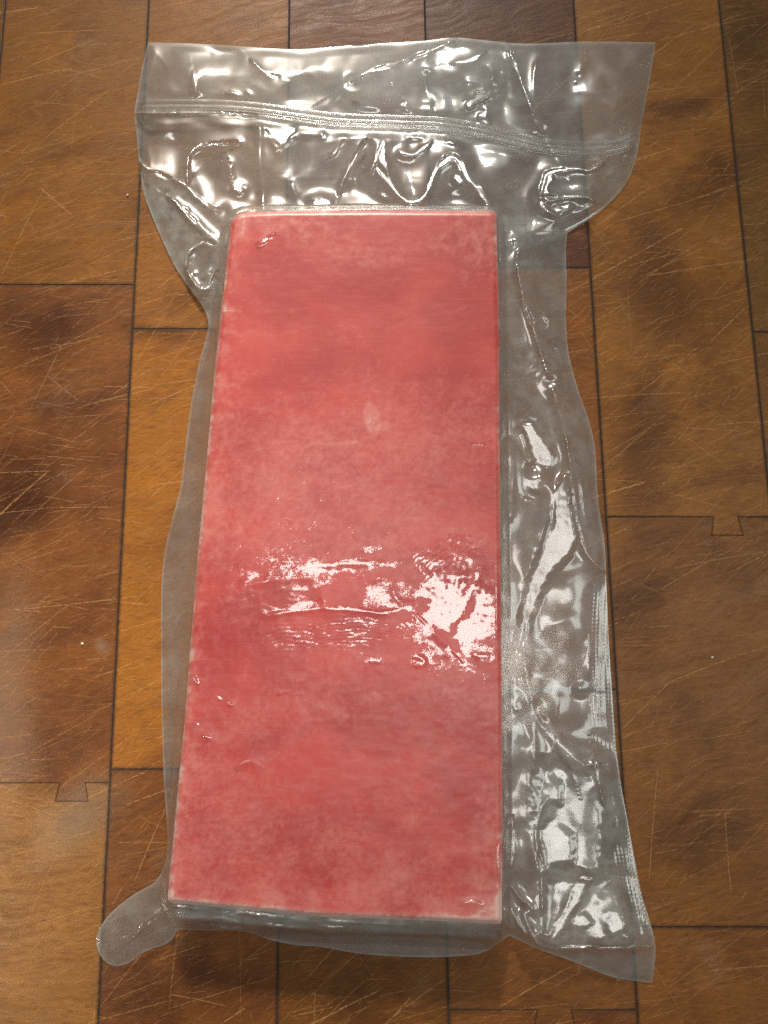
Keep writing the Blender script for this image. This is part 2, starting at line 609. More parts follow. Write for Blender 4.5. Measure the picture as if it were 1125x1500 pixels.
# ------------------------------------------------------------------ outlines traced in photograph pixels
OUT = curve([(217, 62), (290, 64), (370, 69), (430, 72), (500, 68), (570, 63), (620, 60), (665, 55), (700, 58), (770, 64), (843, 61), (900, 61), (960, 62)], 4)[:-1].tolist() \
    + curve([(960, 62), (957, 85), (946, 150), (939, 185), (936, 212), (928, 245), (915, 272), (890, 300), (862, 322), (831, 341)], 5)[:-1].tolist() \
    + curve([(831, 341), (829, 370), (830, 410), (829, 470), (832, 510), (838, 540), (850, 580), (864, 620), (872, 660), (875, 720), (880, 760), (886, 800), (888, 850), (890, 900), (893, 960), (897, 1020),
             (901, 1080), (908, 1140), (917, 1190), (928, 1250), (940, 1310), (952, 1350), (960, 1385), (959, 1412), (955, 1440)], 4)[:-1].tolist() \
    + curve([(955, 1440), (930, 1437), (900, 1432), (870, 1421), (830, 1405), (790, 1391), (760, 1377), (745, 1370)], 4)[:-1].tolist() \
    + curve([(745, 1370), (730, 1382), (712, 1393), (690, 1399), (640, 1402), (580, 1401), (520, 1396), (470, 1387), (430, 1384), (390, 1375), (355, 1364), (300, 1363), (260, 1361)], 4)[:-1].tolist() \
    + curve([(260, 1361), (252, 1376), (238, 1385), (222, 1390), (205, 1398), (190, 1410), (168, 1415), (150, 1404), (141, 1380), (148, 1356), (168, 1332), (198, 1309), (225, 1293), (239, 1272),
             (245, 1240), (244, 1200), (240, 1140), (237, 1050), (236, 950), (237, 850), (243, 800), (255, 750), (265, 710), (272, 650), (280, 590), (292, 530), (303, 490), (305, 470), (296, 447), (276, 420),
             (255, 388), (237, 350), (220, 310), (210, 280), (203, 230), (200, 195), (197, 168), (201, 140), (208, 100), (217, 62)], 4)[:-1].tolist()
OUT = np.array(OUT)


def rounded(P, r, n=6):
    P = [np.asarray(p, float) for p in P]
    out = []
    for i in range(len(P)):
        a, b, c = P[i - 1], P[i], P[(i + 1) % len(P)]
        d1, d2 = (a - b) / np.linalg.norm(a - b), (c - b) / np.linalg.norm(c - b)
        rr = r[i]
        for k in range(n + 1):
            t = k / n
            p0, p2 = b + d1 * rr, b + d2 * rr
            out.append((1 - t) ** 2 * p0 + 2 * t * (1 - t) * b + t * t * p2)
    return np.array(out)


BLK = [(340, 312), (400, 309), (560, 308), (727, 309), (731, 480), (732, 700), (735, 1000), (736, 1200), (735, 1354), (640, 1349), (470, 1343), (340, 1331), (245, 1322), (270, 1060), (291, 800), (315, 540)]
BLK = rounded(BLK, [22, 8, 8, 9, 5, 5, 5, 5, 8, 8, 8, 8, 8, 8, 8, 8])
T_BLK = 22.0      # block thickness, mm

# ------------------------------------------------------------------ the frozen block
def block_material():
    T = NT("frosted_frozen_flesh")
    p, _ = pos_mm(T)
    fr = T.attr("frost_light")
    tone = T.attr("tone")
    n1 = T.noise(p, 0.6, 6, 0.85)
    n2 = T.noise(T.mapping(p, scale=(0.06, 1.9, 1)), 1.0, 4, 0.75)
    n3 = T.noise(p, 3.2, 3, 0.7)
    red = T.mix(T.ramp(tone, 0.25, 0.8), (0.47, 0.023, 0.023), (0.59, 0.050, 0.043))
    red = T.mix(T.ramp(n2, 0.45, 0.75, 0, 0.22), red, (0.64, 0.16, 0.15))
    k = T.math('ADD', fr, T.math('MULTIPLY', T.math('SUBTRACT', n1, 0.5), 0.5))
    k = T.math('ADD', k, T.math('MULTIPLY', T.math('SUBTRACT', n3, 0.5), 0.5))
    c = T.mix(T.ramp(k, 0.10, 0.70, 0, 0.60), red, (0.74, 0.24, 0.21))
    c = T.mix(T.ramp(k, 0.62, 1.10, 0, 0.8), c, (0.80, 0.60, 0.54))
    b = T.n('ShaderNodeBsdfPrincipled')
    T.put(b.inputs['Base Color'], c)
    b.inputs['Roughness'].default_value = 0.55
    b.inputs['Specular IOR Level'].default_value = 0.3
    b.inputs['Subsurface Weight'].default_value = 0.15
    b.inputs['Subsurface Radius'].default_value = (1.0, 0.3, 0.3)
    b.inputs['Subsurface Scale'].default_value = 0.003
    bp = T.n('ShaderNodeBump')
    bp.inputs['Strength'].default_value = 0.4
    bp.inputs['Distance'].default_value = 0.0003
    T.put(bp.inputs['Height'], T.math('ADD', n1, T.math('MULTIPLY', n2, 0.6)))
    T.put(b.inputs['Normal'], bp.outputs[0])
    T.put(T.out.inputs[0], b.outputs[0])
    return T.m


def ell(u, v, cx, cy, rx, ry, soft=0.35, rot=0.0):
    c, s = math.cos(math.radians(rot)), math.sin(math.radians(rot))
    x, y = u - cx, v - cy
    a, b = (x * c + y * s) / rx, (-x * s + y * c) / ry
    return sstep(1 + soft, 1 - soft, np.hypot(a, b))


def top_relief(u, v):
    """slow unevenness of the block's top, mm"""
    return 0.25 * fbm(u / 160, v / 160, 5, 2) + 0.03 * fbm(u / 22, v / 22, 6, 2)


def block_frost_light(u, v, sd):
    n = fbm(u / 55, v / 55, 21, 5, 0.6)
    n2 = fbm(u / 18, v / 18, 25, 4, 0.6)
    big = fbm(u / 170, v / 120, 31, 3)
    e = -sd
    left = sstep(30, 0, u - (345 - (v - 312) * 0.0967))
    n3 = fbm(u / 7, v / 6, 27, 3, 0.6)
    f = 0.17 + 0.11 * n + 0.13 * n2 + 0.12 * big + 0.15 * n3
    f += 0.13 * ell(u, v, 400, 720, 190, 160, 0.9) + 0.13 * sstep(930, 1060, v) + 0.05 * fbm(u / 40, v / 30, 28, 4, 0.65)  # broad terms paint in the lit left centre and the dulled lower third
    f += 0.40 * sstep(11, 1, e) * (0.95 + 0.25 * n2)
    f += 0.16 * left * (0.8 + n2)
    f += 0.42 * ell(u, v, 410, 335, 95, 26, 0.6) * (0.6 + 0.8 * n2)
    f += 0.26 * ell(u, v, 690, 365, 60, 45, 0.7) * (0.7 + n2)
    f += 0.22 * ell(u, v, 525, 375, 60, 20, 0.8)
    f += 0.16 * ell(u, v, 560, 690, 220, 90, 0.8)  # lamp glow across the middle, painted in as paler red
    f += 0.12 * ell(u, v, 420, 1270, 200, 60, 0.8) * (0.5 + n)
    f += 0.20 * ell(u, v, 715, 1260, 26, 95, 0.8) * (0.7 + n2)
    f += 0.30 * ell(u, v, 690, 1335, 60, 16, 0.6)
    f += 0.40 * sstep(16, 3, e) * sstep(1290, 1315, v)
    f += 0.34 * ell(u, v, 600, 1205, 16, 13, 0.7) + 0.2 * ell(u, v, 405, 1320, 14, 16, 0.7) + 0.2 * ell(u, v, 460, 1318, 8, 14, 0.7) + 0.2 * ell(u, v, 518, 1300, 8, 14, 0.7)
    f += 0.34 * ell(u, v, 545, 614, 12, 25, 0.15, -10) + 0.2 * ell(u, v, 562, 624, 10, 7, 0.3, -30)
    f += 0.26 * ell(u, v, 545, 1022, 15, 9, 0.3) + 0.2 * ell(u, v, 500, 1047, 12, 10, 0.5)
    f += 0.10 * ell(u, v, 300, 1090, 40, 70, 0.8) * (0.5 + n2)
    f -= 0.16 * ell(u, v, 560, 1140, 170, 90, 0.8)  # deeper red painted in where a shadow falls
    f -= 0.14 * ell(u, v, 470, 450, 160, 90, 0.8)
    # thin straight streaks; the wide dark bands are painted in for film creases
    for (a, b, w, s) in [((420, 655), (520, 648), 2.0, 0.3), ((525, 493), (590, 475), 2.0, 0.22), ((570, 495), (690, 445), 1.5, 0.16), ((655, 790), (730, 690), 2.0, 0.14),
                         ((440, 520), (730, 400), 1.4, 0.10), ((330, 470), (330, 330), 2.0, 0.2), ((320, 880), (420, 860), 2.0, 0.2), ((560, 560), (535, 470), 2.0, 0.12), ((328, 455), (500, 452), 1.2, 0.22), ((325, 485), (440, 484), 1.2, 0.16), ((345, 430), (400, 428), 1.0, 0.16), ((470, 418), (600, 413), 1.0, 0.12), ((330, 505), (430, 506), 1.2, 0.10),
                         ((728, 435), (648, 600), 6.0, -0.16), ((730, 690), (655, 800), 7.0, -0.14), ((735, 560), (700, 610), 5.0, -0.10), ((325, 612), (352, 606), 2.0, 0.3)]:
        d = seg_dist(u, v, [a, b])
        f += s * sstep(w * 2, w * 0.4, d) * (0.5 + n2)
    return f


M_BLOCK = block_material()


def grid_patch(step, poly, margin=0):
    x0, y0 = poly.min(0) - step
    x1, y1 = poly.max(0) + step
    us, vs = np.arange(x0, x1 + step, step), np.arange(y0, y1 + step, step)
    U, V = np.meshgrid(us, vs)
    ins = inside(U, V, poly)
    cell = ins[:-1, :-1] | ins[1:, :-1] | ins[:-1, 1:] | ins[1:, 1:]
    nr, nc = U.shape
    need = np.zeros(U.shape, bool)
    need[:-1, :-1] |= cell
    need[1:, :-1] |= cell
    need[:-1, 1:] |= cell
    need[1:, 1:] |= cell
    mv = need & ~ins
    nx, ny = nearest_on(U[mv], V[mv], poly)
    U[mv], V[mv] = nx, ny
    idx = np.full(U.shape, -1)
    idx[need] = np.arange(need.sum())
    r, c = np.nonzero(cell)
    quads = np.stack([idx[r + 1, c], idx[r + 1, c + 1], idx[r, c + 1], idx[r, c]], 1)
    return U[need], V[need], quads, mv[need]


def build_block():
    u, v, q, _ = grid_patch(3.0, BLK)
    sd = -seg_dist(u, v, BLK, closed=True)
    e = -sd
    z = T_BLK + top_relief(u, v) - (1.6 - 0.9 * sstep(335, 318, v)) * sstep(7, 0, e) ** 1.5
    P = at(u, v, z / 1000)
    frost_light = block_frost_light(u, v, sd)
    tone = 0.5 + 0.5 * fbm(u / 120, v / 90, 41, 4)
    # side walls: the rim ring carried down to the board, leaning in a little
    ring = BLK
    n = len(ring)
    zr = T_BLK + top_relief(ring[:, 0], ring[:, 1]) - 1.6
    R0 = at(ring[:, 0], ring[:, 1], zr / 1000)
    cen = R0[:, :2].mean(0)
    rings = [R0]
    for zz, k in ((T_BLK - 4, 1.004), (T_BLK * 0.5, 1.006), (2.5, 1.0), (0.9, 0.985)):
        R = R0.copy()
        R[:, :2] = cen + (R0[:, :2] - cen) * k
        R[:, 2] = zz / 1000
        rings.append(R)
    base = len(P)
    V = np.vstack([P] + rings)
    quads = [q]
    i = np.arange(n)
    j = (i + 1) % n
    for k in range(len(rings) - 1):
        a, b = base + k * n, base + (k + 1) * n
        quads.append(np.stack([a + i, a + j, b + j, b + i], 1))
    nr = len(rings) * n
    attrs = {"frost_light": np.concatenate([frost_light, np.full(nr, 0.7)]), "tone": np.concatenate([tone, np.full(nr, 0.5)])}
    # floor of the block
    V = np.vstack([V, [[cen[0], cen[1], 0.0009]]])
    attrs = {k_: np.concatenate([a, [0.5]]) for k_, a in attrs.items()}
    a = base + (len(rings) - 1) * n
    quads.append(np.stack([a + i, a + j, np.full(n, len(V) - 1), np.full(n, len(V) - 1)], 1)[:, [0, 1, 2, 2]])
    tri = quads.pop()[:, :3]
    Q = np.vstack(quads)
    faces = Q
    # close the bottom with triangles folded into quads is untidy: keep a separate small fan
    o = mesh_obj("frozen_block", V, [tuple(map(int, f)) for f in Q] + [tuple(map(int, f)) for f in tri], M_BLOCK, None, True, attrs)
    tag(o, "frosted pinkish red rectangular frozen slab vacuum sealed inside the clear bag", "frozen block")
    return o


block = build_block()

# ------------------------------------------------------------------ bag film
def film_material(name, milky, cling=False):
    T = NT(name)
    p, geo = pos_mm(T)
    haze_and_light = T.attr("haze_and_light")
    gloss = T.attr("gloss")
    fn = T.math('SUBTRACT', T.math('ADD', T.math('MULTIPLY', T.noise(p, 2.6, 3, 0.7), 0.5), T.math('MULTIPLY', T.noise(p, 1.1, 4, 0.7), 0.5)), 0.5)
    if cling:
        gloss = T.ramp(T.math('ADD', gloss, T.math('MULTIPLY', fn, 2.7)), -0.05, 0.25)
    n1 = T.noise(p, 0.16, 6, 0.62)
    n2 = T.noise(p, 0.8, 4, 0.7)
    n3 = T.noise(p, 3.5, 2, 0.6)
    patch = T.math('ADD', T.math('MULTIPLY', T.ramp(T.math('ADD', n1, T.math('MULTIPLY', T.math('SUBTRACT', n2, 0.5), 0.3)), 0.47, 0.53), 0.45), T.math('MULTIPLY', T.ramp(n1, 0.3, 0.7), 0.55))
    spots = T.ramp(n2, 0.62, 0.70)
    k = T.math('MULTIPLY', haze_and_light, T.math('ADD', 0.48, T.math('MULTIPLY', patch, 0.72)))
    k = T.math('MULTIPLY', k, T.math('SUBTRACT', 1.0, T.math('MULTIPLY', spots, 0.45)))
    k = T.math('MULTIPLY', k, T.math('ADD', 0.8, T.math('MULTIPLY', n3, 0.4)), clamp=True)
    tr = T.n('ShaderNodeBsdfTransparent')
    tr.inputs[0].default_value = (0.95, 0.95, 0.94, 1)
    df = T.n('ShaderNodeBsdfDiffuse')
    df.inputs[0].default_value = (*milky, 1)
    tl = T.n('ShaderNodeBsdfTranslucent')
    tl.inputs[0].default_value = (*milky, 1)
    dm = T.n('ShaderNodeMixShader')
    dm.inputs[0].default_value = 0.4
    T.put(dm.inputs[1], df.outputs[0])
    T.put(dm.inputs[2], tl.outputs[0])
    m1 = T.n('ShaderNodeMixShader')
    T.put(m1.inputs[0], k)
    T.put(m1.inputs[1], tr.outputs[0])
    T.put(m1.inputs[2], dm.outputs[0])
    bp = T.n('ShaderNodeBump')
    bp.inputs['Strength'].default_value = 0.3
    bp.inputs['Distance'].default_value = 0.00007
    T.put(bp.inputs['Height'], T.math('ADD', T.noise(p, 0.25, 2, 0.4), T.math('MULTIPLY', n3, 0.08)))
    gl = T.n('ShaderNodeBsdfGlossy')
    gl.inputs[0].default_value = (1, 1, 1, 1)
    T.put(gl.inputs['Roughness'], T.ramp(gloss, 0.0, 1.0, 0.36 if cling else 0.55, 0.07))
    T.put(gl.inputs['Normal'], bp.outputs[0])
    cosi = T.math('ABSOLUTE', T.vmath('DOT_PRODUCT', geo.outputs['Incoming'], bp.outputs[0]))
    fr = T.math('POWER', T.math('SUBTRACT', 1.0, cosi, clamp=True), 5.0)
    r0 = T.ramp(gloss, 0.0, 1.0, 0.05, 0.13 if cling else 0.14)
    fr = T.math('ADD', r0, T.math('MULTIPLY', fr, 0.7), clamp=True)
    gr = T.n('ShaderNodeBsdfGlossy')
    gr.inputs[0].default_value = (1, 1, 1, 1)
    gr.inputs['Roughness'].default_value = 0.30
    gm = T.n('ShaderNodeMixShader')
    gm.inputs[0].default_value = 0.14 if cling else 0.40
    T.put(gm.inputs[1], gl.outputs[0])
    T.put(gm.inputs[2], gr.outputs[0])
    m2 = T.n('ShaderNodeMixShader')
    T.put(m2.inputs[0], fr)
    T.put(m2.inputs[1], m1.outputs[0])
    T.put(m2.inputs[2], gm.outputs[0])
    T.put(T.out.inputs[0], m2.outputs[0])
    return T.m


M_FILM = film_material("clear_bag_film", (0.64, 0.69, 0.67))
M_CLING = film_material("clinging_film", (0.80, 0.74, 0.72), True)

# creases: (points, height mm, half width px on the left, on the right, roundness px)
CREASES = [
    # top header
    ([(283, 105), (286, 125), (287, 141)], 0.9, 5, 7, 1.5),
    ([(367, 87), (385, 104), (408, 113)], 0.9, 6, 12, 1.2),
    ([(332, 136), (345, 138), (354, 149)], 0.6, 4, 5, 1.2),
    ([(358, 140), (362, 136), (367, 139), (364, 145), (358, 141)], 0.5, 3, 3, 1.2),
    ([(515, 119), (535, 107), (570, 95), (605, 84), (640, 70), (668, 56)], 2.6, 16, 34, 1.4),
    ([(520, 66), (560, 61)], 0.8, 4, 6, 1.5),
    ([(660, 93), (690, 88), (712, 74)], 1.3, 7, 12, 1.4),
    ([(672, 119), (700, 121), (722, 130)], 1.2, 8, 10, 1.5),
    ([(683, 150), (700, 138), (722, 131)], 1.5, 8, 9, 2),
    ([(712, 148), (712, 172), (698, 180)], 1.3, 6, 7, 2),
    ([(625, 97), (622, 118), (628, 150)], -1.4, 12, 8, 2),
    ([(727, 95), (721, 110), (733, 128)], 0.9, 4, 6, 1.4),
    ([(743, 62), (765, 125), (780, 165), (796, 196)], 2.4, 26, 10, 1.2),
    ([(785, 80), (782, 115), (783, 145)], 0.9, 5, 5, 1.5),
    ([(855, 88), (847, 110)], 0.4, 4, 5, 1.5),
    ([(440, 100), (470, 120), (500, 128)], 0.6, 12, 12, 3),
    ([(590, 150), (600, 168)], 0.8, 5, 8, 2),
    # under the zip, left
    ([(275, 270), (275, 235), (281, 222), (297, 212), (322, 210), (345, 208), (362, 206)], 1.2, 8, 6, 1.3),
    ([(204, 236), (216, 247), (232, 255), (252, 262), (272, 272), (290, 286), (306, 302), (330, 310)], 2.2, 14, 12, 1.4),
    ([(243, 286), (265, 302), (290, 326), (312, 348), (332, 362)], 2.4, 10, 16, 1.6),
    ([(272, 396), (275, 375), (285, 361), (300, 353), (316, 358)], 1.6, 7, 9, 1.4),
    ([(272, 396), (282, 402), (294, 408), (312, 387)], 1.6, 6, 7, 1.6),
    ([(274, 398), (284, 414), (294, 424), (306, 420), (318, 398)], 1.0, 6, 5, 1.3),
    ([(336, 240), (338, 258)], 0.8, 4, 5, 1.6),
    ([(336, 274), (352, 281), (357, 273)], 0.9, 4, 5, 1.6),
    ([(382, 172), (380, 230), (385, 275), (384, 312)], 1.3, 10, 7, 1.5),
    ([(388, 188), (398, 205), (408, 216), (420, 206), (434, 190)], 1.8, 9, 9, 2.5),
    ([(425, 268), (432, 283)], 1.2, 5, 6, 1.8),
    ([(446, 302), (462, 290), (478, 293), (492, 308)], 2.0, 8, 10, 3.0),
    ([(470, 190), (474, 200)], 0.8, 3, 4, 1.5),
    ([(504, 207), (492, 222), (483, 232)], 0.9, 4, 5, 1.5),
    ([(535, 205), (515, 240), (502, 268), (496, 284)], 1.6, 10, 6, 1.6),
    ([(563, 202), (551, 230), (541, 258)], 2.0, 8, 8, 1.6),
    ([(556, 214), (562, 236), (570, 252)], 1.4, 6, 6, 1.6),
    ([(550, 240), (570, 268), (586, 288), (606, 297), (622, 287), (633, 262), (642, 245), (655, 232), (668, 231), (676, 244), (682, 257), (695, 272), (707, 290), (720, 308)], 3.0, 12, 12, 3.2),
    ([(578, 214), (588, 223), (602, 227), (616, 221), (632, 206)], 1.8, 8, 8, 2.4),
    ([(552, 282), (575, 295)], 0.8, 4, 5, 1.5),
    ([(598, 201), (625, 200)], 1.0, 5, 4, 2.0),
    ([(655, 204), (670, 213)], 1.0, 5, 5, 1.6),
    ([(660, 262), (672, 257), (680, 258)], 1.3, 6, 8, 3.0),
    ([(700, 262), (712, 285), (725, 305)], 1.4, 5, 5, 1.3),
    # under the zip, right
    ([(790, 292), (797, 264), (805, 252), (840, 247), (866, 248), (892, 231)], 2.6, 9, 12, 1.8),
    ([(792, 289), (830, 288), (858, 289), (870, 296)], 2.0, 8, 7, 1.5),
    ([(790, 292), (797, 305), (814, 316), (828, 308), (848, 298)], 2.2, 8, 8, 1.8),
    ([(868, 248), (868, 275), (864, 290)], 0.8, 6, 6, 2.5),
    ([(742, 352), (770, 342), (805, 330), (850, 310), (905, 288)], 1.4, 10, 16, 2.0),
    ([(733, 355), (752, 352), (765, 354)], 1.2, 6, 6, 1.8),
    # right-hand side
    ([(757, 366), (756, 385), (770, 397)], 0.9, 5, 6, 1.4),
    ([(757, 386), (765, 430), (780, 475), (791, 512), (805, 560)], 2.0, 16, 8, 1.3),
    ([(796, 456), (804, 474), (798, 473)], 0.8, 4, 5, 1.6),
    ([(815, 511), (823, 531)], 0.6, 4, 4, 1.6),
    ([(788, 525), (790, 540), (780, 550)], 0.7, 4, 5, 1.6),
    ([(805, 560), (819, 600), (829, 640), (835, 680), (838, 720), (843, 760), (852, 790), (863, 816), (886, 838)], 2.6, 30, 8, 1.2),
    ([(845, 672), (853, 720), (859, 775)], 0.5, 4, 4, 1.2),
    ([(762, 620), (770, 645), (778, 672), (781, 686)], 1.8, 7, 8, 1.4),
    ([(781, 619), (794, 640), (806, 662), (811, 684)], 1.6, 8, 6, 1.4),
    ([(781, 686), (795, 703), (807, 716), (809, 735), (800, 760), (790, 792), (778, 832), (770, 862), (764, 895), (761, 925), (755, 956)], 3.4, 14, 46, 2.0),
    ([(756, 958), (765, 1000), (777, 1050), (782, 1090), (780, 1140)], 1.6, 12, 10, 1.4),
    ([(745, 640), (750, 690), (749, 740), (745, 770)], 1.0, 7, 7, 2.0),
    ([(757, 960), (800, 1000), (850, 1010)], -1.4, 26, 30, 6),
    ([(786, 1036), (810, 1078), (842, 1110), (862, 1132)], 2.6, 20, 14, 2.0),
    ([(852, 1130), (866, 1120), (884, 1122)], 1.4, 6, 10, 2.0),
    ([(862, 930), (863, 965), (862, 1000)], 0.7, 3, 5, 1.4),
    ([(868, 1100), (876, 1140), (884, 1180)], 1.2, 6, 5, 1.6),
    ([(838, 1130), (843, 1145)], 0.9, 4, 6, 1.6),
    ([(806, 1140), (802, 1165), (790, 1192), (785, 1218), (790, 1262), (794, 1292), (794, 1340), (793, 1384)], 3.0, 12, 34, 1.6),
    ([(858, 1284), (835, 1320), (826, 1340), (810, 1365), (794, 1384)], 3.0, 14, 12, 1.7),
    ([(793, 1385), (830, 1389), (870, 1386), (910, 1388), (957, 1387)], 2.2, 22, 7, 1.6),
    ([(740, 1262), (746, 1292), (762, 1314), (774, 1326), (776, 1334), (768, 1341), (780, 1370), (790, 1385)], 2.4, 7, 7, 1.4),
    ([(737, 1300), (752, 1338), (768, 1366), (784, 1386)], 1.6, 6, 6, 1.4),
    ([(830, 1345), (850, 1350)], 1.0, 7, 9, 2.5),
    ([(893, 1345), (905, 1338), (915, 1360)], 1.6, 9, 10, 3.0),
    ([(880, 1250), (886, 1290), (878, 1320)], -1.2, 8, 10, 3.0),
    ([(738, 1215), (738, 1250), (741, 1280)], 1.6, 4, 5, 1.4),
    # lower-left ear and lower strip
    ([(178, 1390), (198, 1366), (220, 1345), (240, 1332)], 2.0, 9, 9, 2.2),
    ([(160, 1402), (166, 1385), (182, 1362)], 0.9, 6, 6, 2.0),
    ([(246, 1324), (252, 1344), (258, 1362)], 1.4, 5, 5, 1.6),
    ([(306, 1354), (330, 1362), (355, 1357)], 0.9, 4, 5, 1.6),
    ([(385, 1352), (415, 1354), (445, 1353)], 1.0, 4, 4, 2.0),
    ([(290, 1352), (320, 1346)], 0.5, 3, 4, 1.4),
]
# wrinkles of the film drawn tight over the block (heights in mm)
TIGHT = [
    ([(340, 862), (400, 850), (470, 845)], 0.10, 4, 5, 1.5),
    ([(375, 905), (420, 898), (470, 893), (520, 894), (560, 898), (600, 890)], 0.20, 4, 5, 1.5),
    ([(458, 832), (500, 826), (572, 824)], 0.18, 6, 8, 2.0),
    ([(470, 852), (474, 880), (482, 893)], 0.16, 4, 4, 1.5),
    ([(520, 848), (575, 846)], 0.14, 4, 4, 1.5),
    ([(575, 845), (577, 870), (590, 884), (612, 882)], 0.16, 4, 4, 1.5),
    ([(542, 930), (570, 920), (600, 902), (612, 896)], 0.18, 6, 6, 1.6),
    ([(540, 972), (556, 966)], 0.16, 3, 4, 1.4),
    ([(596, 966), (612, 962), (622, 970), (612, 975), (598, 968)], 0.16, 3, 3, 1.3),
    ([(630, 920), (648, 938), (660, 950)], 0.18, 5, 5, 1.6),
    ([(345, 1126), (358, 1118), (375, 1117), (390, 1124)], 0.35, 7, 9, 1.6),
    ([(655, 880), (700, 810), (730, 760)], 0.14, 5, 5, 1.5),
    ([(660, 925), (690, 870), (712, 815)], 0.14, 5, 5, 1.5),
    ([(690, 960), (722, 962)], 0.14, 3, 4, 1.5),
    ([(672, 1326), (690, 1322), (706, 1326), (700, 1333)], 0.6, 4, 5, 1.5),
    ([(300, 1075), (308, 1082)], 0.3, 3, 3, 1.3),
    ([(330, 1030), (340, 1031)], 0.3, 3, 3, 1.3),
    ([(376, 358), (390, 352), (400, 344)], 0.3, 3, 4, 1.5),
    ([(280, 990), (286, 1002)], 0.3, 3, 3, 1.4),
]


def crease_sum(u, v, items):
    z = np.zeros(u.shape)
    for pts, a, wl, wr, rnd in items:
        P = curve(pts, 5) if len(pts) > 2 else np.array(pts, float)
        m = 4.2 * max(wl, wr)
        lo, hi = P.min(0) - m, P.max(0) + m
        k = np.nonzero((u > lo[0]) & (u < hi[0]) & (v > lo[1]) & (v < hi[1]))[0]
        if not len(k):
            continue
        d = seg_dist(u[k], v[k], P, signed=True)
        w = np.where(d > 0, wr, wl)
        # wobbly width so that flanks do not look ruled
        w = w * (1 + 0.2 * perlin(u[k] / 40, v[k] / 40, 77))
        rnd = rnd * 1.5
        r = np.sqrt(d * d + rnd * rnd) - rnd
        # fade towards the ends
        e = np.minimum(np.hypot(u[k] - P[0, 0], v[k] - P[0, 1]), np.hypot(u[k] - P[-1, 0], v[k] - P[-1, 1]))
        L = np.sum(np.hypot(*(P[1:] - P[:-1]).T))
        fade = 0.25 + 0.75 * sstep(0, min(18, 0.3 * L), e)
        z[k] += a * fade * np.exp(-(r / w))
    return z


ZIP_C = curve([(196, 159), (270, 158), (340, 160), (400, 166), (480, 177), (560, 181), (640, 184), (700, 193), (760, 207), (800, 216), (860, 220), (905, 215), (938, 203)], 6)


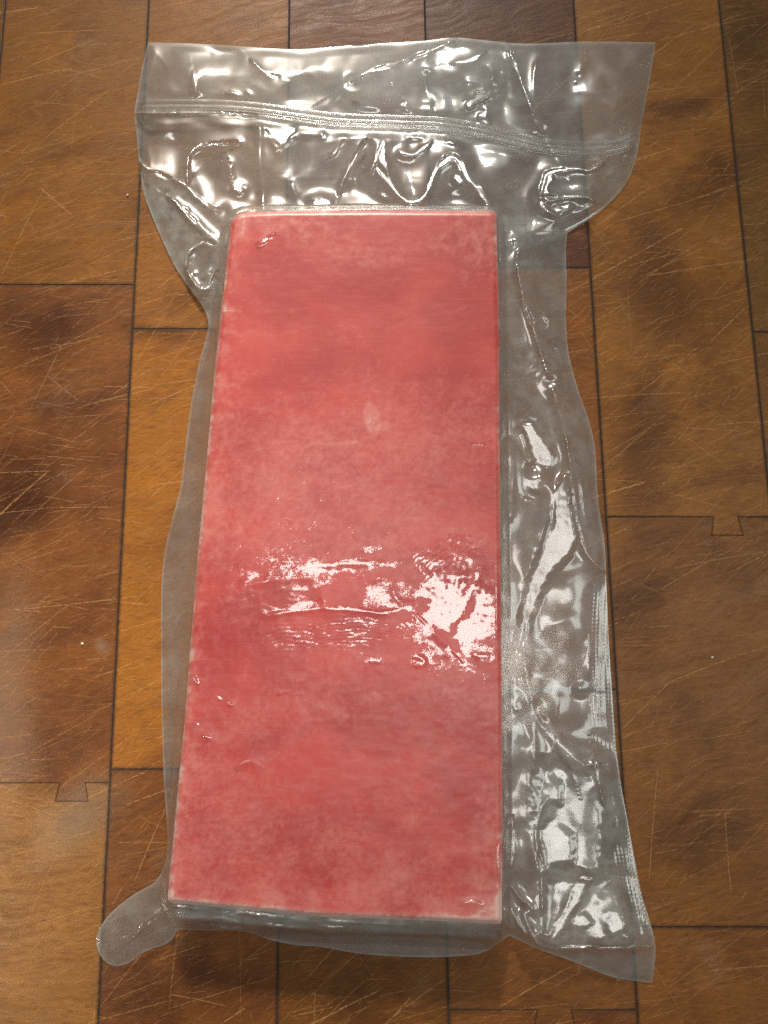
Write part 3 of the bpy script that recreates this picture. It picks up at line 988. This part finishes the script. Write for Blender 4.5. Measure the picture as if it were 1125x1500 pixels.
# flat facets of the crumpled film: (outline, lamp they face, edge softness px, amount, lift mm)
GLINTS = [   # long narrow glints: (line, half width px, lamp)
    ([(550, 240), (570, 268), (586, 288), (606, 297), (622, 287), (633, 262), (642, 245), (655, 232), (668, 231), (676, 244), (682, 257), (695, 272), (707, 290), (720, 308)], 4.0, 'F'),
    ([(535, 205), (515, 240), (502, 268), (496, 284)], 1.8, 'F'), ([(563, 202), (551, 230), (541, 258)], 2.0, 'F'),
    ([(515, 119), (535, 107), (570, 95), (605, 84)], 0.8, 'F'), ([(605, 84), (640, 70), (668, 56)], 1.5, 'F'), ([(660, 93), (690, 88), (712, 74)], 1.3, 'F'),
    ([(584, 221), (602, 227), (616, 221), (632, 207)], 2.4, 'F'), ([(598, 201), (625, 200)], 2.2, 'F'), ([(655, 204), (670, 213)], 1.8, 'F'), ([(552, 282), (575, 295)], 1.0, 'F'),
    ([(504, 207), (492, 222), (483, 232)], 1.3, 'F'), ([(425, 268), (432, 283)], 2.0, 'F'), ([(520, 66), (560, 61)], 1.2, 'F'),
    ([(790, 292), (797, 264), (805, 252), (840, 247), (866, 248), (892, 231)], 2.2, 'F'), ([(792, 289), (830, 288), (858, 289), (870, 296)], 1.8, 'F'), ([(790, 292), (797, 305), (815, 316)], 2.2, 'F'),
    ([(275, 270), (275, 235), (281, 222), (297, 212), (322, 210), (345, 208)], 1.5, 'F'), ([(204, 236), (216, 247), (232, 255), (252, 262)], 1.6, 'F'), ([(252, 262), (272, 272), (290, 286), (306, 302)], 1.5, 'F'),
    ([(243, 286), (265, 302), (290, 326)], 1.0, 'F'), ([(290, 326), (312, 348), (332, 362)], 2.2, 'F'), ([(272, 396), (275, 375), (285, 361), (300, 353), (316, 358)], 1.1, 'F'), ([(274, 398), (284, 414), (294, 424), (306, 420), (318, 398)], 1.2, 'F'),
    ([(743, 62), (765, 125), (780, 165)], 1.1, 'F'), ([(780, 165), (788, 182), (796, 196)], 1.1, 'F'), ([(785, 90), (782, 115), (783, 140)], 1.0, 'F'), ([(198, 166), (270, 166), (340, 167), (375, 169)], 1.6, 'F'),
    ([(283, 105), (286, 125), (287, 141)], 1.6, 'F'), ([(367, 87), (385, 104), (408, 113)], 0.9, 'F'), ([(332, 136), (345, 138), (354, 149)], 1.0, 'F'), ([(722, 100), (720, 112)], 1.0, 'F'), ([(733, 108), (734, 125)], 1.2, 'F'),
    ([(757, 386), (765, 430), (780, 475)], 0.8, 'N'), ([(760, 366), (756, 384), (770, 397)], 0.9, 'N'), ([(797, 458), (804, 474)], 2.4, 'N'), ([(815, 511), (823, 531)], 1.0, 'N'), ([(778, 540), (788, 534), (790, 525)], 1.0, 'N'),
    ([(829, 640), (835, 680), (838, 720), (843, 760)], 0.9, 'N'), ([(843, 760), (852, 790), (863, 816), (886, 838)], 1.2, 'N'), ([(850, 700), (857, 760)], 0.8, 'N'), ([(765, 730), (776, 732)], 2.0, 'N'),
    ([(764, 958), (775, 1000), (782, 1050)], 0.8, 'N'), ([(782, 1050), (783, 1090), (780, 1130)], 0.8, 'N'), ([(862, 930), (863, 965)], 0.9, 'N'), ([(868, 1100), (876, 1140), (884, 1180)], 1.4, 'N'), ([(838, 1132), (842, 1146)], 1.4, 'N'),
    ([(800, 1170), (790, 1192), (785, 1218), (788, 1250)], 1.3, 'N'), ([(788, 1250), (793, 1280), (794, 1340)], 1.4, 'N'), ([(793, 1385), (830, 1389), (870, 1386)], 1.7, 'N'), ([(870, 1386), (910, 1388), (955, 1387)], 1.3, 'N'),
    ([(740, 1262), (746, 1292), (762, 1314), (774, 1326)], 1.2, 'N'), ([(774, 1326), (776, 1334), (768, 1341), (780, 1370), (790, 1385)], 1.4, 'N'), ([(737, 1215), (738, 1250), (740, 1275)], 1.8, 'N'), ([(740, 1310), (752, 1338), (768, 1366)], 1.0, 'N'),
    ([(750, 1195), (753, 1240), (750, 1270)], 0.7, 'N'), ([(188, 1380), (205, 1362), (230, 1341)], 1.3, 'N'), ([(160, 1398), (163, 1406)], 1.2, 'N'),
]
STRIP = [([(345, 1125), (360, 1117), (378, 1117), (392, 1124)], 1.5, 'N'), ([(296, 1077), (310, 1083)], 2.2, 'N'), ([(332, 1030), (342, 1032)], 2.0, 'N'), ([(282, 990), (288, 1001)], 1.6, 'N'), ([(376, 357), (390, 352), (401, 344)], 1.8, 'F'),
         ([(674, 1324), (690, 1321), (706, 1326)], 1.2, 'N'), ([(692, 652), (704, 651)], 1.6, 'N'), ([(316, 1022), (324, 1026)], 1.3, 'N'), ([(286, 1060), (292, 1064)], 1.3, 'N'), ([(729, 1225), (730, 1285)], 0.9, 'N'), ([(408, 1015), (424, 1013)], 1.0, 'N'),
         ([(308, 1352), (330, 1359), (356, 1356)], 1.3, 'N'), ([(312, 1344), (340, 1347), (352, 1354)], 1.0, 'N'), ([(388, 1353), (415, 1356), (446, 1356)], 2.6, 'N'), ([(470, 1357), (520, 1359), (600, 1361)], 1.0, 'N'),
         ([(252, 1327), (300, 1332), (345, 1336)], 0.9, 'N'), ([(345, 1336), (420, 1344), (470, 1348)], 0.9, 'N'), ([(480, 1349), (560, 1353), (640, 1356)], 0.8, 'N'), ([(675, 1360), (735, 1361)], 0.8, 'N')]
FACETS = [
    ([(812, 716), (829, 692), (837, 740), (846, 785), (836, 812), (812, 832), (792, 868), (772, 920), (757, 954), (764, 900), (776, 850), (795, 805), (811, 765)], 'N', 8, 1.0, 0.9),
    ([(764, 620), (780, 620), (796, 645), (806, 664), (809, 682), (784, 682), (775, 650)], 'N', 3, 1.0, 0.5),
    ([(788, 1044), (806, 1060), (846, 1108), (862, 1132), (840, 1128), (812, 1090)], 'N', 7, 0.8, 0.4),
    ([(790, 1215), (812, 1205), (836, 1225), (838, 1262), (800, 1265)], 'N', 10, 0.8, 0.6),
    ([(850, 1288), (866, 1286), (846, 1326), (818, 1370), (800, 1382), (826, 1340)], 'N', 5, 0.9, 0.5),
    ([(838, 1345), (856, 1338), (868, 1352), (846, 1358)], 'N', 6, 0.9, 0.3),
    ([(798, 1290), (850, 1285), (900, 1300), (925, 1380), (800, 1382)], 'N', 20, 0.6, 0.6),
    ([(790, 1120), (860, 1135), (885, 1190), (880, 1280), (800, 1270), (788, 1215)], 'N', 20, 0.55, 0.6),
    ([(886, 1352), (898, 1332), (916, 1340), (914, 1362), (896, 1370)], 'N', 7, 0.9, 0.4),
    ([(802, 1135), (820, 1150), (818, 1175), (800, 1165)], 'N', 8, 0.8, 0.4),
    ([(750, 1000), (756, 1000), (760, 1040), (752, 1040)], 'N', 5, 0.7, 0.1),
    ([(388, 186), (436, 184), (422, 204), (411, 217), (400, 204)], 'F', 3, 1.0, 0.4),
    ([(452, 304), (462, 291), (478, 293), (492, 307)], 'F', 4, 1.0, 0.6),
    ([(548, 243), (556, 226), (562, 210), (566, 232), (572, 252), (562, 262)], 'F', 3, 1.0, 0.4),
    ([(660, 262), (668, 254), (682, 256), (684, 266), (672, 270)], 'F', 4, 1.0, 0.4),
    ([(612, 160), (632, 152), (634, 166), (618, 170)], 'F', 5, 0.9, 0.3),
    ([(680, 152), (700, 138), (720, 130), (718, 140), (700, 150), (690, 160)], 'F', 4, 0.9, 0.4),
    ([(700, 168), (712, 165), (714, 178), (702, 180)], 'F', 4, 0.9, 0.4),
    ([(794, 290), (800, 262), (808, 254), (812, 260), (804, 275), (800, 292)], 'F', 3, 1.0, 0.4),
    ([(800, 300), (814, 314), (830, 308), (820, 304)], 'F', 3, 0.9, 0.3),
    ([(276, 400), (290, 404), (298, 414), (292, 424), (282, 414)], 'F', 3, 1.0, 0.3),
    ([(258, 300), (272, 304), (300, 334), (326, 358), (318, 358), (284, 330)], 'F', 3, 0.9, 0.4),
    ([(270, 272), (292, 288), (312, 305), (330, 311), (310, 308), (284, 290)], 'F', 3, 0.8, 0.3),
    ([(205, 236), (216, 246), (226, 254), (216, 254), (208, 246)], 'F', 3, 0.9, 0.3),
]


def facets(u, v, z, rim, items=None):
    X = at(u, v, 0.002) * 1000
    for item in (items or FACETS + GLINTS):
        thin = len(item) == 3
        if thin:
            poly, hw, lamp = item
            P = curve(poly, 5) if len(poly) > 2 else np.array(poly, float)
            soft, amt, lift = 1.2 + hw * 0.5, 1.0, 0.25
            hw = hw * 0.8 + 0.4
        else:
            poly, lamp, soft, amt, lift = item
            P = np.array(poly, float)
        mg = 3 * soft + (hw * 2 if thin else 0)
        lo, hi = P.min(0) - mg, P.max(0) + mg
        k = np.nonzero((u > lo[0]) & (u < hi[0]) & (v > lo[1]) & (v < hi[1]))[0]
        if len(k) < 4:
            continue
        ja = 0.8 if thin else 2.5
        uu = u[k] + ja * fbm(u[k] / 14, v[k] / 14, 101, 2)
        vv = v[k] + ja * fbm(u[k] / 14, v[k] / 14, 102, 2)
        if thin:
            d = seg_dist(uu, vv, P) - hw * (0.75 + 0.5 * (0.5 + perlin(u[k] / 11, v[k] / 11, 104)))
            ends = np.minimum(np.hypot(u[k] - P[0, 0], v[k] - P[0, 1]), np.hypot(u[k] - P[-1, 0], v[k] - P[-1, 1]))
            d = d + hw * 0.8 * sstep(10, 0, ends)
        else:
            d = seg_dist(uu, vv, P, closed=True)
            d = np.where(inside(uu, vv, P), -d, d)
        m = amt * sstep(soft, -soft * 0.4, d)
        c = at(*P.mean(0), 0.003)
        tc = np.array([0, 0, CAM_H]) - c
        tl = np.array(LAMP_NEAR if lamp == 'N' else LAMP_FAR) - c
        h = tc / np.linalg.norm(tc) + tl / np.linalg.norm(tl)
        gx, gy = -h[0] / h[2], -h[1] / h[2]
        ref = FACET_Z.get(id(poly))
        if ref is None:
            w = d < 0
            ref = z[k][w].mean() if w.any() else z[k].mean()
            FACET_Z[id(poly)] = ref
        pl = ref + lift + gx * (X[k, 0] - c[0] * 1000) + gy * (X[k, 1] - c[1] * 1000) + 0.03 * fbm(uu / 12, vv / 12, 103, 2)
        z[k] = z[k] * (1 - m) + np.maximum(pl, 0.5) * m
    return z


FACET_Z = {}


def film_height(u, v, back=False):
    """height of the front film above the board, mm"""
    sd_ = seg_dist(u, v, BLK, closed=True)
    ib = inside(u, v, BLK)
    sd = np.where(ib, -sd_, sd_)
    od = seg_dist(u, v, OUT, closed=True)
    rim = sstep(0, 14, od)
    base = 0.9 + 1.6 * sstep(0, 45, od)
    right = sstep(700, 760, u) * sstep(330, 420, v)
    top = sstep(318, 280, v)
    left = sstep(360, 330, u) * sstep(400, 460, v)
    # slack film lies higher close to the block
    base += (4.5 - 3.3 * top) * np.exp(-np.clip(sd, 0, None) / (34 - 14 * top)) * (0.55 + 0.45 * right)
    base += left * 2.0 * np.exp(-np.clip(sd, 0, None) / 22)
    # right-hand pocket of slack film; its lower corner curls up towards the seal
    base += 3.2 * right * sstep(1150, 1375, v) * sstep(750, 800, u) * sstep(1440, 1388, v)
    base += 2.2 * ell(u, v, 828, 800, 46, 110, 0.8)
    base += 1.5 * ell(u, v, 835, 1210, 50, 80, 0.9)
    base += 3.0 * ell(u, v, 195, 1352, 50, 36, 0.9, -45)
    # slow waves
    amp = 0.25 + 1.1 * top + 0.9 * right
    base += rim * amp * (1.0 * fbm(u / 95, v / 95, 3, 2) + 0.25)
    # crumpling: ridged noise, bent by a slow warp
    wu, wv = u + 14 * fbm(u / 60, v / 60, 51, 2), v + 14 * fbm(u / 60, v / 60, 52, 2)
    r1 = 1 - np.sqrt(perlin(wu / 85, wv / 75, 8) ** 2 + 0.008) * 2
    r2 = 1 - np.sqrt(perlin(wu / 38, wv / 44, 9) ** 2 + 0.0025) * 2
    ca = (0.6 * top + 0.6 * right + 0.05) * rim * sstep(2, 16, sd)
    base += ca * (1.0 * r1 + 0.06 * r2)
    base += rim * sstep(0, 6, sd) * crease_sum(u, v, CREASES)
    base = facets(u, v, base, rim)
    # zip band keeps the film flat
    zd = seg_dist(u, v, ZIP_C)
    base = base * (1 - 0.75 * sstep(24, 12, zd)) + 2.4 * sstep(24, 12, zd) * rim
    # welded band on the right edge
    base = np.maximum(base, 0.7 + 0.2 * fbm(u / 40, v / 40, 13, 2))
    # the drop from the block's top edge
    bot = sstep(1318, 1345, v) * sstep(230, 262, u) * sstep(745, 725, u)
    wdt = 13 + 24 * bot - 5 * sstep(330, 312, v)
    q = sd / wdt
    drop = (1 - bot) * sstep(0, 1, q) + bot * (0.16 * sstep(0.0, 0.6, q) + 0.84 * sstep(0.5, 1.05, q))
    g = np.where(sd <= 0, 1.0, 1 - drop)
    tight = T_BLK + 0.22 + top_relief(u, v) - (1.6 - 0.9 * sstep(335, 318, v)) * sstep(7, 0, np.maximum(-sd, 0)) ** 1.5
    tight += np.where(ib, sstep(0, 10, -sd) * (crease_sum(u, v, TIGHT) + tight_micro(u, v)), 0)
    z = np.where(ib, tight, base + (tight - base) * g)
    z = np.where(ib, z, np.maximum(z, 0.6))
    if z.size > 1000:
        z = facets(u, v, z, rim, STRIP)
    return z, sd, od


def tight_micro(u, v):
    """finger-print like ripples and shallow dents where the film is not quite stuck to the ice"""
    z = 0.012 * fbm(u / 9, v / 9, 61, 3)
    z = z + 0.03 * fbm(u / 30, v / 14, 62, 3)
    r = np.hypot(u - 520, (v - 1040) * 1.2)
    z += 0.018 * np.sin(r * 0.95 + 2 * fbm(u / 30, v / 30, 63, 2)) * ell(u, v, 520, 922, 75, 26, 0.5, -12)
    r = np.hypot(u - 430, (v - 1010) * 1.1)
    z += 0.018 * np.sin(r * 0.9 + 2 * fbm(u / 30, v / 30, 64, 2)) * ell(u, v, 425, 928, 50, 24, 0.5, -8)
    q = (u * 0.80 + v * 0.60)
    z += 0.020 * np.sin(q * 0.75 + 2.5 * fbm(u / 25, v / 25, 65, 2)) * ell(u, v, 650, 812, 42, 24, 0.5, -30)
    z += 0.018 * np.sin((u * 0.9 + v * 0.42) * 0.62 + 3 * fbm(u / 25, v / 25, 66, 2)) * ell(u, v, 680, 880, 28, 50, 0.5, 20)
    return z


def film_haze_and_light(u, v, sd, od):
    n = fbm(u / 70, v / 60, 71, 4, 0.6)
    h = 0.165 + 0.10 * n
    h += 0.06 * ell(u, v, 440, 110, 170, 45, 0.6)
    h += 0.07 * ell(u, v, 570, 130, 150, 40, 0.8)
    h += 0.10 * ell(u, v, 255, 345, 45, 75, 0.6, -25)
    h -= 0.06 * ell(u, v, 300, 190, 110, 30, 0.8)
    h -= 0.09 * ell(u, v, 580, 250, 150, 50, 0.8)
    h += 0.05 * ell(u, v, 760, 330, 50, 30, 0.8)
    h += 0.06 * ell(u, v, 840, 1300, 80, 110, 0.7)
    h -= 0.05 * ell(u, v, 825, 990, 55, 75, 0.5)
    h -= 0.075 * sstep(330, 300, u) * sstep(460, 520, v)
    h -= 0.05 * sstep(1358, 1370, v) * sstep(760, 730, u)
    h += 0.22 * sstep(3.0, 0.6, od)  # light caught by the cut edge, put in as haze
    h -= 0.10 * ell(u, v, 235, 292, 7, 10, 0.4) + 0.1 * ell(u, v, 268, 357, 5, 5, 0.4) + 0.12 * ell(u, v, 902, 1240, 7, 7, 0.35)
    def area_(poly, soft):
        P_ = np.array(poly, float)
        uu, vv = u + 3 * fbm(u / 20, v / 20, 121, 3), v + 3 * fbm(u / 20, v / 20, 122, 3)
        d = seg_dist(uu, vv, P_, closed=True)
        return sstep(soft, -soft, np.where(inside(uu, vv, P_), -d, d))
    h -= 0.09 * area_([(783, 50), (970, 50), (945, 200), (802, 200), (784, 150)], 1.5)
    h += 0.06 * area_([(640, 50), (783, 50), (783, 150), (796, 196), (700, 180), (630, 160)], 14)
    h += 0.13 * area_([(200, 240), (250, 262), (320, 306), (336, 330), (326, 400), (300, 480), (270, 430), (215, 320)], 4)
    h += 0.12 * area_([(735, 314), (800, 318), (880, 322), (832, 341), (790, 360), (755, 372), (735, 350)], 3)
    h += 0.10 * area_([(770, 1060), (862, 1130), (910, 1150), (955, 1385), (790, 1385), (780, 1200)], 10)
    h -= 0.10 * area_([(760, 960), (800, 890), (880, 880), (892, 1010), (860, 1110), (800, 1030)], 8)
    h += 0.42 * sstep(1322, 1332, v) * sstep(1362, 1340, v) * sstep(240, 256, u) * sstep(745, 690, u)
    h -= 0.06 * area_([(210, 170), (375, 172), (384, 300), (320, 300), (270, 268), (215, 240)], 5)
    # spatter of small clear droplets where moisture wets the film
    sp_ = fbm(u / 5.5, v / 5.5, 131, 2)
    h -= 0.10 * sstep(0.34, 0.5, sp_) * ell(u, v, 270, 225, 60, 60, 0.7)
    return np.clip(h, 0.02, 0.8)


def cling_gloss(u, v, sd):
    u, v = u + 9 * fbm(u / 28, v / 24, 151, 4, 0.6), v + 7 * fbm(u / 28, v / 24, 152, 4, 0.6)
    """1 where the film stands free of the ice and mirrors, 0 where it is frozen on and looks matt"""
    n = fbm(u / 26, v / 20, 81, 5, 0.62)
    n2 = fbm(u / 7, v / 7, 85, 3, 0.6)
    s = -0.42 + 0.50 * n + 0.22 * n2
    s += 0.95 * ell(u, v, 668, 890, 62, 82, 0.5, 12)
    s += 0.70 * ell(u, v, 516, 829, 62, 9, 0.35, -4)
    s += 0.75 * ell(u, v, 435, 868, 60, 30, 0.5, -8)
    s += 0.60 * ell(u, v, 556, 872, 40, 20, 0.4)
    s += 0.55 * ell(u, v, 510, 921, 75, 24, 0.4, -12)
    s += 0.40 * ell(u, v, 400, 935, 55, 26, 0.5)
    s += 0.55 * ell(u, v, 360, 875, 48, 44, 0.6)
    s += 0.30 * ell(u, v, 430, 815, 80, 26, 0.6)
    s += 0.45 * ell(u, v, 660, 812, 50, 22, 0.5, -30)
    s += 0.60 * ell(u, v, 710, 963, 20, 5, 0.4) + 0.6 * ell(u, v, 612, 966, 14, 9, 0.4) + 0.5 * ell(u, v, 548, 969, 12, 6, 0.4)
    s += 0.5 * ell(u, v, 545, 801, 20, 6, 0.4)
    # places that hold tight to the ice
    s += 1.4 * np.sin(np.hypot(u - 520, (v - 1040) * 1.2) * 0.95 + 2 * fbm(u / 30, v / 30, 63, 2)) * ell(u, v, 520, 922, 75, 24, 0.5, -12)
    s += 1.4 * np.sin((u * 0.62 + v * 0.78) * 0.85 + 2.5 * fbm(u / 25, v / 25, 65, 2)) * ell(u, v, 648, 812, 46, 24, 0.5, -30)
    s -= 1.3 * ell(u, v, 503, 868, 30, 20, 0.25)
    s -= 1.2 * ell(u, v, 570, 912, 36, 11, 0.3, -32)
    s -= 1.2 * ell(u, v, 622, 879, 9, 6, 0.3) + 1.2 * ell(u, v, 619, 892, 8, 5, 0.3)
    s -= 1.2 * ell(u, v, 655, 936, 26, 8, 0.3, 40)
    s -= 0.9 * ell(u, v, 676, 905, 5, 40, 0.5, 33) + 0.8 * ell(u, v, 690, 850, 4, 26, 0.5, 24) + 0.8 * ell(u, v, 658, 846, 4, 22, 0.5, 16)
    s -= 0.8 * ell(u, v, 600, 840, 18, 16, 0.4)
    s -= 0.6 * ell(u, v, 500, 1180, 280, 150, 0.3)
    for pts in ([(375, 905), (420, 898), (470, 893), (520, 894), (560, 898), (600, 890)], [(345, 1126), (358, 1118), (375, 1117), (390, 1124)], [(296, 1078), (310, 1084)], [(672, 1326), (690, 1322), (706, 1326)],
                [(330, 1030), (342, 1032)], [(376, 358), (390, 352), (400, 344)], [(280, 990), (288, 1004)], [(692, 652), (704, 651)], [(316, 1022), (324, 1026)], [(286, 1060), (292, 1064)], [(729, 1225), (730, 1285)]):
        s += 1.3 * sstep(5, 2, seg_dist(u, v, curve(pts, 4) if len(pts) > 2 else pts))
    return s


SEAL_IN = curve([(866, 850), (862, 930), (863, 1000), (867, 1080), (878, 1150), (890, 1220), (902, 1290), (914, 1345), (922, 1386)], 5)


def build_bag():
    bag = empty("vacuum_bag", tuple(at(562, 900, 0.0)))
    tag(bag, "clear crinkled zip top vacuum bag lying on the wooden worktop around the red slab", "plastic bag")
    inv = np.array(bag.location)
    u, v, q, edge = grid_patch(2.0, OUT)
    z, sd, od = film_height(u, v)
    od = np.where(edge, 0, od)
    # embossed weave in the welded band along the right edge
    sin_ = np.interp(v, SEAL_IN[:, 1], SEAL_IN[:, 0])
    band = (u > sin_) & (v > 850) & (v < 1387)
    bandw = band * sstep(0, 3, u - sin_) * sstep(0, 4, od)
    z = z + bandw * 0.20 * (np.sin((u - sin_) * 1.15) * np.clip(np.sin(v * 1.05 + u * 0.1) + 0.6, 0, 1.2))
    # short stitched glints where the weld is stretched at the edge
    P = at(u, v, z / 1000)
    ib = sd < 0
    haze_and_light = np.where(ib, 0.015 + 0.055 * sstep(930, 1080, v), film_haze_and_light(u, v, sd, od))  # milky step over the lower third paints in its shaded, duller look
    haze_and_light = haze_and_light + 0.20 * sstep(4.0, 0.5, np.abs(sd)) * (0.7 + 0.6 * fbm(u / 25, v / 25, 141, 3))  # highlight along the block's edge, put in as haze
    gl = np.where(ib, cling_gloss(u, v, sd), (0.88 - 0.13 * sstep(330, 420, v)) + 0.07 * fbm(u / 30, v / 30, 113, 4))
    at_ = {"haze_and_light": haze_and_light, "gloss": gl}
    cu, cv = u[q].mean(1), v[q].mean(1)
    cin = ib[q].all(1)
    seal_x = np.interp(cv, SEAL_IN[:, 1], SEAL_IN[:, 0])
    cband = (cu > seal_x) & (cv > 850) & (cv < 1387) & ~cin
    cbot = (cv >= 1387) & (cu > 780) & ~cin
    ctail = (cu < 244) & (cv > 1262) & ~cin
    rest = ~(cin | cband | cbot | ctail)

    def part(name, m, mat, parent, origin):
        qq = q[m]
        ids, inv_ = np.unique(qq.ravel(), return_inverse=True)
        return mesh_obj(name, P[ids] - origin, inv_.reshape(-1, 4), mat, parent, True, {k: a[ids] for k, a in at_.items()})
    part("front_film", rest, M_FILM, bag, inv)
    part("side_seal", cband, M_FILM, bag, inv)
    part("bottom_seal", cbot, M_FILM, bag, inv)
    part("corner_flap", ctail, M_FILM, bag, inv)
    part("clinging_film", cin, M_CLING, block, np.zeros(3))
    # back film, flat on the board
    ub, vb, qb, eb = grid_patch(5.0, OUT)
    zb = 0.28 + 0.10 * fbm(ub / 50, vb / 50, 91, 3)
    odb = seg_dist(ub, vb, OUT, closed=True)
    Pb = at(ub, vb, zb / 1000) - inv
    mesh_obj("back_film", Pb, qb, M_FILM, bag, True, {"haze_and_light": 0.10 + 0.05 * fbm(ub / 80, vb / 80, 95, 3), "gloss": np.full(len(ub), 0.8)})
    # zip: two ribbed tracks that run right across
    t = ZIP_C
    tang = np.gradient(t, axis=0)
    tang /= np.linalg.norm(tang, axis=1, keepdims=True)
    nor = np.stack([-tang[:, 1], tang[:, 0]], 1)
    dense = np.linspace(0, len(t) - 1, 420)
    cx = np.interp(dense, np.arange(len(t)), t[:, 0])
    cy = np.interp(dense, np.arange(len(t)), t[:, 1])
    nx = np.interp(dense, np.arange(len(t)), nor[:, 0])
    ny = np.interp(dense, np.arange(len(t)), nor[:, 1])
    ribs = ((-10.0, 0.45, 1.2), (-1.5, 0.8, 1.3), (2.5, 0.3, 1.1), (6.5, 0.8, 1.3))
    for off, d0, d1 in ((0, -13, -7), (0, -5, 10)):
        prof = [(d, sum(a * math.exp(-((d - c) / w) ** 2) for c, a, w in ribs) * (1 if d0 < d < d1 else 0)) for d in np.arange(d0, d1 + 0.01, 0.75)]
        us, vs, hs = [], [], []
        for d, h in prof:
            us.append(cx + nx * (off + d))
            vs.append(cy + ny * (off + d))
            hs.append(h * (1 + 0.25 * perlin(cx / 40.0, np.full(cx.shape, d * 0.1), 33)))
        U, V, H = np.array(us), np.array(vs), np.array(hs)
        ok = inside(U.ravel(), V.ravel(), OUT).reshape(U.shape)
        zf, _, _ = film_height(U.ravel(), V.ravel())
        Z = zf.reshape(U.shape) + 0.06 + H + 0.03 * perlin(U / 8, V / 8, 35) * (H > 0.1)
        # each track stops at the bag's edge
        cols = ok.all(0)
        U, V, Z = U[:, cols], V[:, cols], Z[:, cols]
        Pz = at(U.ravel(), V.ravel(), Z.ravel() / 1000) - inv
        r, c = U.shape
        i = np.arange(r * c).reshape(r, c)
        Q = np.stack([i[1:, :-1].ravel(), i[1:, 1:].ravel(), i[:-1, 1:].ravel(), i[:-1, :-1].ravel()], 1)
        mesh_obj("zip_track", Pz, Q, M_FILM, bag, True, {"haze_and_light": np.full(r * c, 0.12), "gloss": np.full(r * c, 1.0)})
    return bag


bag = build_bag()

# ------------------------------------------------------------------ crumbs
def crumb_material():
    T = NT("pale_crumb")
    p, _ = pos_mm(T)
    b = T.n('ShaderNodeBsdfPrincipled')
    T.put(b.inputs['Base Color'], T.mix(T.noise(p, 2.0, 3), (0.62, 0.50, 0.36), (0.80, 0.74, 0.64)))
    b.inputs['Roughness'].default_value = 0.7
    T.put(T.out.inputs[0], b.outputs[0])
    return T.m


M_CRUMB = crumb_material()


def crumb(u, v, rx, ry, rot, label):
    vs, fs = [], []
    n, m = 8, 5
    for i in range(m):
        th = math.pi * i / (m - 1)
        for k in range(n):
            ph = 2 * math.pi * k / n
            j = 1 + random.uniform(-0.22, 0.22)
            x, y, z = math.sin(th) * math.cos(ph) * rx * j, math.sin(th) * math.sin(ph) * ry * j, (math.cos(th) + 0.8) * min(rx, ry) * 0.6
            c, s = math.cos(rot), math.sin(rot)
            vs.append((x * c - y * s, x * s + y * c, max(z, 0)))
    for i in range(m - 1):
        for k in range(n):
            fs.append((i * n + k, (i + 1) * n + k, (i + 1) * n + (k + 1) % n, i * n + (k + 1) % n))
    o = mesh_obj("crumb", vs, fs, M_CRUMB, None, True)
    o.location = tuple(at(u, v, 0.0001))
    tag(o, label, "crumb", "pale crumbs on the worktop")


crumb(187, 286, 0.0006, 0.0004, 0.6, "tiny pale crumb on the wood left of the bag's zip")
crumb(121, 943, 0.0006, 0.0005, 0.1, "tiny white crumb on the brown block left of the slab")
crumb(1043, 963, 0.0006, 0.0004, 0.3, "tiny white crumb on the wood right of the bag")
